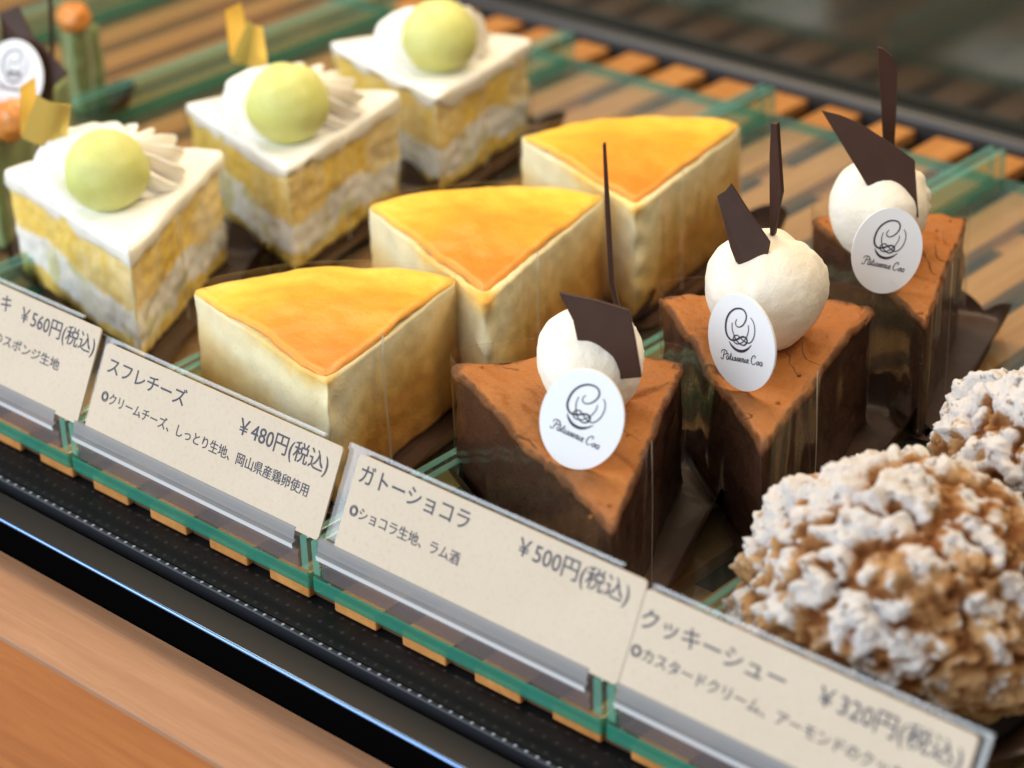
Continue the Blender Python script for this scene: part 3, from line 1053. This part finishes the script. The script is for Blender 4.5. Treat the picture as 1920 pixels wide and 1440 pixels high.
def melon_cake(T, L, R, h_, label, seed, bc, br, rc, rr, foil):
    cx = (Vector(T) + Vector(L) + Vector(R)) / 3
    t = thing('melon_cake_slice', label, 'cake slice', (cx.x, cx.y, CZ), 'melon cream cake slices on the glass tray')
    pts, nr = outline(T, L, R, .0010, 6)
    Tv = Vector(T)
    top = CZ + h_

    def dsp(p3, nn, i_):
        a = .0012 * n3(p3, 80, seed) + .0007 * n3(p3, 300, seed + 3)
        a -= .0016 * max(0, (top - .003 - p3.z) / h_) * .6
        return p3 + Vector((nn.x, nn.y, 0)) * a
    lv = [(-.0008, CZ + (h_ - .003) * j / 32) for j in range(33)]
    V, F, _ = skirt(pts, nr, lv, dsp)
    mesh_obj('cake_layers', V, F, MAT['melonbody'], t)

    def capz(q, s, zl):
        return top + .0011 * n3((q.x, q.y, 1), 70, seed) + .0002

    def dsp2(p3, nn, i_):
        a = .0008 * n3(p3, 120, seed + 4) - .0003
        low = .0030 * n3((p3.x, p3.y, 0), 95, seed + 8) if p3.z < top - .0025 else .0011 * n3((p3.x, p3.y, 1), 70, seed)
        return p3 + Vector((nn.x, nn.y, 0)) * a + Vector((0, 0, low))
    lv = [(-.0008, top - .0055), (-.0001, top - .0050), (.0003, top - .0038), (.0003, top - .0022), (.0003, top - .0008), (0.0, top - .0002), (-.0006, top)]
    V, F, _ = skirt(pts, nr, lv, dsp2, cap_rings=26, cap_z=capz, bottom=False)
    mesh_obj('cream_top', V, F, MAT['cream'], t)
    rosette(t, rc, top, rr, seed)
    ball('melon_ball', bc, br, MAT['melon'], t, seed, .045, 64, .97)
    for q in foil:
        V = []
        F = []
        # curved foil leaf between its left and right edges
        (a0, a1), (b0, b1), bow = q
        a0, a1, b0, b1 = map(Vector, (a0, a1, b0, b1))
        for i_ in range(11):
            s = i_ / 10
            off = Vector((.3, -.6, 0)) * bow * math.sin(math.pi * s)
            V += [a0 + (b0 - a0) * s + off, a1 + (b1 - a1) * s + off]
        F = [(2 * i_, 2 * i_ + 1, 2 * i_ + 3, 2 * i_ + 2) for i_ in range(10)]
        o_ = mesh_obj('gold_foil', V, F, MAT['gold'], t)
        m_ = o_.modifiers.new('thickness', 'SOLIDIFY')
        m_.thickness = .0002
        o_.data.set_sharp_from_angle(angle=.6)
        e_ = o_.modifiers.new('edges', 'EDGE_SPLIT')
        e_.split_angle = .6
    film_and_paper(t, T, L, R, top - .0012, seed + 20, .42, .010, .004)
    return t


melon_cake((-0.0216, 0.0428), (-0.0977, 0.0575), (-0.0546, 0.1063), .0345, 'melon cake at the front of its tray, behind the 560 yen card', 11,
           (-.0502, .0602, .0508), .0119, (-.0640, .0715), .0222,
           [[((-.0881, .0618, .0663), (-.0886, .0599, .0518)), ((-.0869, .0664, .0681), (-.0871, .0657, .0560)), 0],
            [((-.0806, .0618, .0657), (-.0886, .0601, .0512)), ((-.0679, .0638, .0650), (-.0720, .0631, .0512)), .003]])
melon_cake((-0.0311, 0.1096), (-0.0962, 0.1263), (-0.0476, 0.1740), .0335, 'middle melon cake, its cream and gold foil behind the front melon cake', 12,
           (-.0490, .1280, .0500), .0124, (-.0605, .1395), .0215,
           [[((-.0875, .1395, .0676), (-.0874, .1398, .0522)), ((-.0860, .1449, .0690), (-.0855, .1468, .0547)), 0],
            [((-.0792, .1412, .0658), (-.0874, .1398, .0512)), ((-.0738, .1421, .0646), (-.0730, .1423, .0515)), .002]])
melon_cake((-0.0378, 0.1791), (-0.1019, 0.1945), (-0.0491, 0.2373), .0325, 'rear melon cake with no foil in view, beside the rear cheesecake', 13,
           (-.0550, .1995, .0490), .0122, (-.0675, .2085), .0185, [])


# --- chocolate cakes
def quenelle(parent, c_, r, ax_deg, seed):
    V, F = [], []
    seg, rings = 96, 60
    A = math.radians(ax_deg)
    d1 = Vector((math.cos(A), math.sin(A), 0))
    d2 = Vector((-math.sin(A), math.cos(A), 0))
    d3 = Vector((0, 0, 1))
    for j in range(rings + 1):
        th = math.pi * j / rings
        for i_ in range(seg):
            ph = 2 * math.pi * i_ / seg
            x = math.cos(th)
            y = math.sin(th) * math.cos(ph)
            z_ = math.sin(th) * math.sin(ph)
            d = Vector((x, y, z_))
            k_ = 1 + .012 * math.cos(3 * (ph - .5)) * math.sin(th) + .04 * mnoise.noise(d * 1.5 + Vector((seed, 2, 0))) + .012 * mnoise.noise(d * 5 + Vector((seed, 2, 0)))
            # ragged lip where the spoon left the cream
            side = max(0, min(1, (-math.cos(ph - .25) - .05) * 2.2))
            lip = math.exp(-((x - .02 + .10 * mnoise.noise(Vector((ph * 2, seed, 1)))) / .060) ** 2) * side
            k_ += lip * (.060 + .10 * abs(mnoise.noise(Vector((ph * 3, seed, 3)))) + .030 * mnoise.noise(Vector((ph * 22, seed, 7))))
            if x > .02:
                k_ -= .05 * side * min(1, (x - .02) * 6)
            df = (ph - 1.80 - .9 * x + .25 * mnoise.noise(Vector((x * 3, seed, 9))) + math.pi) % (2 * math.pi) - math.pi
            front = max(0.0, min(1.0, .75 - x * 1.2))
            k_ -= (.022, .060, .030)[(seed - 1) % 3] * math.exp(-(df / (.20 if df > 0 else .42)) ** 2) * front * math.sin(th) ** .5
            k_ += .020 * math.exp(-((df + .6) / .45) ** 2) * front * math.sin(th)
            k_ += .006 * mnoise.noise(Vector((ph * 9, x * 1.6, seed))) * math.sin(th)
            p3 = Vector(c_) + (d1 * x * r[0] + d2 * y * r[1] + d3 * z_ * r[2]) * k_
            V.append(p3)
    for j in range(rings):
        for i_ in range(seg):
            a, b = j * seg + i_, j * seg + (i_ + 1) % seg
            F.append((a, a + seg, b + seg, b))
    return mesh_obj('cream_quenelle', V, F, MAT['quenelle'], parent)


def choc_cake(T, L, R, h_, label, seed):
    cx = (Vector(T) + Vector(L) + Vector(R)) / 3
    t = thing('chocolate_cake_slice', label, 'cake slice', (cx.x, cx.y, CZ), 'chocolate cake slices on the glass tray')
    pts, nr = outline(T, L, R, .0010, 7)
    Tv = Vector(T)
    rmax = max((q - Tv).length for q in pts)
    top = CZ + h_

    def dsp(p3, nn, i_):
        a = .0010 * n3(p3, 70, seed) + .0005 * n3(p3, 280, seed + 3)
        return p3 + Vector((nn.x, nn.y, 0)) * a
    lv = [(-.0004, CZ + (h_ - .001) * j / 34) for j in range(35)]
    V, F, _ = skirt(pts, nr, lv, dsp)
    mesh_obj('cake_body', V, F, MAT['choc'], t)

    def sag(q):
        d = (q - Tv).length / rmax
        return -.0012 * max(0, 1 - d / .25) ** 2

    def H(q):
        wob = .0016 * n3((q.x, q.y, seed), 60, seed) + .0007 * n3((q.x, q.y, seed), 190, seed + 2) + .0003 * n3((q.x, q.y, seed), 480, seed + 2)
        cr_ = n3((q.x, q.y, .3), 42, seed + 6)
        crack = -.0012 * math.exp(-(cr_ / .035) ** 2) * max(0, min(1, 6 * (n3((q.x, q.y, .9), 38, seed) + .05)))
        return wob + crack + sag(q)

    def capz(q, s, zl):
        return top + .0003 + H(q)

    def dsp2(p3, nn, i_):
        k_ = .0010 * n3(p3, 70, seed) + .0005 * n3(p3, 280, seed + 3) + .0003 * n3(p3, 520, seed)
        return p3 + Vector((nn.x, nn.y, 0)) * k_ + Vector((0, 0, H(Vector((p3.x, p3.y))) + .0003 * n3((p3.x, p3.y, 0), 300, seed)))
    lv = [(.0000, top - .0019), (.0002, top - .0014), (.0003, top - .0009), (.0002, top - .0004), (-.0003, top)]
    V, F, sc = skirt(pts, nr, lv, dsp2, cap_rings=36, cap_z=capz, bottom=False)
    mesh_obj('cake_top', V, F, MAT['choctop'], t, attrs={'edge': sc})
    rg = random.Random(seed)
    for _ in range(4):
        i_ = rg.randrange(len(pts))
        q = pts[i_] - nr[i_] * rg.uniform(.0015, .012)
        ball('crumb', (q.x, q.y, top + H(q) + .0005), rg.uniform(.0003, .0006), MAT['choctop'], t, rg.uniform(0, 9), .5, 12)
    film_and_paper(t, T, L, R, top + .0040, seed + 40, .40, .012, .006)
    return t


t = choc_cake((.1680, .0180), (.0885, .0515), (.1315, .0892), .0322, 'front chocolate cake slice, behind the 500 yen card, quenelle crossed by a broad dark plate', 21)
quenelle(t, (.1275, .0585, .0500), (.0150, .0122, .0130), 140, 1)
shard(t, 'chocolate_plate', [(.1259, .0502, .0702), (.1342, .0538, .0693), (.1411, .0568, .0679), (.1432, .0564, .0607), (.1453, .0558, .0525), (.1391, .0526, .0511), (.1345, .0512, .0552), (.1316, .0504, .0576), (.1296, .0507, .0640)], 25, 10)
shard(t, 'chocolate_stick', [(.1281, .0636, .1026), (.1287, .0640, .1027), (.1293, .0645, .0855), (.1299, .0649, .0681), (.1315, .0660, .0586), (.1306, .0654, .0586), (.1289, .0642, .0681), (.1284, .0638, .0855)], 35, 0, .0014)
logo_tag(t, (.1451, .0352, .0504), 20, 13, -16, 1.08)

t = choc_cake((.1712, .0670), (.1040, .1130), (.1500, .1425), .0322, 'middle chocolate cake slice with the largest cream quenelle and a small slanted plate', 22)
quenelle(t, (.1388, .1110, .0515), (.0160, .0146, .0148), 125, 2)
shard(t, 'chocolate_plate', [(.1300, .1032, .0767), (.1314, .1045, .0779), (.1323, .1058, .0797), (.1378, .1063, .0732), (.1433, .1069, .0671), (.1437, .1047, .0614), (.1438, .1024, .0560), (.1400, .1020, .0600), (.1373, .1013, .0622), (.1355, .1015, .0652)], 30, 20)
shard(t, 'chocolate_stick', [(.1384, .1132, .0945), (.1400, .1135, .0945), (.1408, .1137, .0852), (.1416, .1138, .0771), (.1406, .1136, .0714), (.1399, .1135, .0656), (.1388, .1133, .0653), (.1384, .1132, .0778), (.1382, .1132, .0861)], 10, 0, .0016)
logo_tag(t, (.1507, .0863, .0507), 0, 5, 8, 1.08)

t = choc_cake((.1660, .1420), (.1040, .1790), (.1390, .2040), .0322, 'rear chocolate cake slice, wing shaped dark plate reaching far left over its cream', 23)
quenelle(t, (.1322, .1697, .0505), (.0150, .0127, .0138), 130, 3)
shard(t, 'chocolate_plate', [(.1204, .1593, .0786), (.1245, .1617, .0776), (.1288, .1640, .0758), (.1354, .1670, .0717), (.1423, .1700, .0669), (.1441, .1686, .0605), (.1462, .1671, .0529), (.1453, .1666, .0533), (.1425, .1657, .0558), (.1382, .1635, .0580), (.1345, .1616, .0596), (.1274, .1604, .0692)], 35, 18)
shard(t, 'chocolate_stick', [(.1273, .1733, .0933), (.1284, .1741, .0929), (.1303, .1755, .0908), (.1316, .1764, .0864), (.1319, .1765, .0770), (.1318, .1765, .0600), (.1298, .1751, .0600), (.1286, .1743, .0769), (.1277, .1736, .0871)], 35, 0)
logo_tag(t, (.1468, .1521, .0492), 48, 17, -16, 1.0)


# --- cream puffs
def puff(c_, r, h_, label, seed):
    t = thing('cream_puff', label, 'cream puff', (c_[0], c_[1], .0056), 'sugar dusted cookie cream puffs')
    import bmesh
    bm = bmesh.new()
    bmesh.ops.create_icosphere(bm, subdivisions=7, radius=1)
    lump_, high, V = [], [], []
    sd = Vector((seed * 1.7, seed * 2.3, seed))
    for q in bm.verts:
        d = q.co.normalized()
        def warp(f_, am):
            return Vector((mnoise.noise(d * f_ + sd), mnoise.noise(d * f_ + sd + Vector((5, 0, 0))), mnoise.noise(d * f_ + sd + Vector((0, 5, 0))))) * am
        def cells(q, wd):
            ds, ps = mnoise.voronoi(q)
            c_id = ps[0]
            rnd_ = math.sin(c_id[0] * 127.1 + c_id[1] * 311.7 + c_id[2] * 74.7) * 43758.5453
            return min(1.0, (ds[1] - ds[0]) / wd), rnd_ - math.floor(rnd_)
        e1, r1 = cells((d + warp(2.6, .28) + warp(7, .10)) * 1.9 + sd, .30)
        e2, r2 = cells((d + warp(5, .16) + warp(14, .05)) * 4.6 + sd, .34)
        e3, r3 = cells((d + warp(9, .06)) * 16 + sd, .25)
        n1 = mnoise.fractal(d * 8 + sd, .9, 2.0, 6)
        n0 = mnoise.noise(d * 1.5 + sd)
        e1 = e1 * e1 * (3 - 2 * e1)
        e2 = e2 * e2 * (3 - 2 * e2)
        n2 = mnoise.fractal(d * 3.2 + sd * 1.3, .9, 2.0, 3)
        e1 = e1 ** .8
        lm = .50 * e1 * (.55 + .45 * r1) + .22 * e2 * (.4 + .6 * r2) + .28 * (.5 + .9 * n1)
        k_ = .87 + .125 * e1 * (.30 + .70 * r1) + .034 * e2 * (.1 + .9 * r2) + .050 * n1 + .060 * n2 + .10 * n0
        zz_ = d.z
        # domed top, tucked-in flat base
        p3 = Vector((d.x * r * k_, d.y * r * k_, 0))
        if zz_ < -.35:
            p3.x *= 1 - (-.35 - zz_) * .25
            p3.y *= 1 - (-.35 - zz_) * .25
        p3.z = max(0.0, h_ * .42 + h_ * .58 * zz_ * k_)
        V.append(Vector((c_[0], c_[1], .0056)) + p3)
        lump_.append(max(0, min(1, lm)))
        high.append(max(-1.0, min(.45, (zz_ - .12) * 1.6)))
    bm.verts.ensure_lookup_table()
    F = [[q.index for q in fc.verts] for fc in bm.faces]
    bm.free()
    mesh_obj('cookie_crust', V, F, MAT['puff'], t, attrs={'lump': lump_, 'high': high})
    # paper cup below
    K = 90
    V, F = [], []
    for ring, (rr, z_) in enumerate([(r * .78, .0051), (r * .86, .0053), (r * 1.05, .0090)]):
        for i_ in range(K):
            a = 2 * math.pi * i_ / K
            wv = math.sin(a * 15)
            V.append((c_[0] + (rr + (.0012 * wv if ring == 2 else 0)) * math.cos(a), c_[1] + (rr + (.0012 * wv if ring == 2 else 0)) * math.sin(a), z_ + (.0008 * wv if ring == 2 else 0)))
    for j in range(2):
        for i_ in range(K):
            a, b = j * K + i_, j * K + (i_ + 1) % K
            F.append((a, b, b + K, a + K))
    F.append(tuple(range(K)))
    o_ = mesh_obj('paper_liner', V, F, MAT['paper'], t)
    m_ = o_.modifiers.new('thickness', 'SOLIDIFY')
    m_.thickness = .0002
    return t


puff((.2190, .0540), .0375, .0485, 'craggy sugar dusted cream puff at the front, behind the 320 yen card', 4)
puff((.2240, .1150), .0340, .0500, 'craggy sugar dusted cream puff behind the front one, cut by the right edge', 9)


# --- pistachio cakes at the far left
def pist_cake(T, L, R, h_, label, seed, nuts):
    cx = (Vector(T) + Vector(L) + Vector(R)) / 3
    t = thing('pistachio_cake_slice', label, 'cake slice', (cx.x, cx.y, CZ), 'green pistachio cake slices on the glass tray')
    pts, nr = outline(T, L, R, .0014, 3)
    top = CZ + h_

    def dsp(p3, nn, i_):
        return p3 + Vector((nn.x, nn.y, 0)) * (.001 * n3(p3, 90, seed) + .0006 * n3(p3, 280, seed))

    def capz(q, s, zl):
        return top + (.0012 * n3((q.x, q.y, 1), 70, seed) + .001) * min(1, (1 - s) * 5)
    lv = [(0, CZ + h_ * j / 24) for j in range(25)] + [(-.0006, top + .0003)]
    V, F, _ = skirt(pts, nr, lv, dsp, cap_rings=20, cap_z=capz)
    mesh_obj('cake_body', V, F, MAT['pist'], t)
    for i_, (c_, r_) in enumerate(nuts):
        ball('candied_nut', c_, r_, MAT['nut'], t, seed + i_, .22, 32, .85)
    film_and_paper(t, T, L, R, top + .002, seed + 60, .4, .009, .004)
    return t


t = pist_cake((-.1140, .0660), (-.1720, .0780), (-.1440, .1200), .0330, 'green cake slice at the far left edge with a dark plate and white oval tag', 31,
              [((-.1180, .0775, .0440), .0070), ((-.1265, .0735, .0435), .0062)])
shard(t, 'chocolate_plate', [(-.1365, .0917, .0698), (-.1314, .0949, .0725), (-.1261, .0950, .0643), (-.1138, .0976, .0537), (-.1176, .0947, .0499), (-.1212, .0929, .0430), (-.1286, .0916, .0430), (-.1350, .0904, .0628)], 25, 15)
shard(t, 'chocolate_stick', [(-.1265, .1033, .0763), (-.1254, .1038, .0764), (-.1279, .1027, .0500), (-.1300, .1020, .0390), (-.1310, .1015, .0390), (-.1290, .1025, .0500)], 25, 0)
logo_tag(t, (-.1258, .0866, .0535), 30, 14, -6, 1.02)
t = pist_cake((-.1830, .1505), (-.1965, .1555), (-.1840, .1650), .0290, 'green cake slice behind the tagged one with an orange candied nut on top', 32,
              [((-.1860, .1555, .0400), .0058), ((-.1900, .1580, .0395), .0055)])

for o in bpy.data.objects:
    if '_org' in o:
        del o['_org']
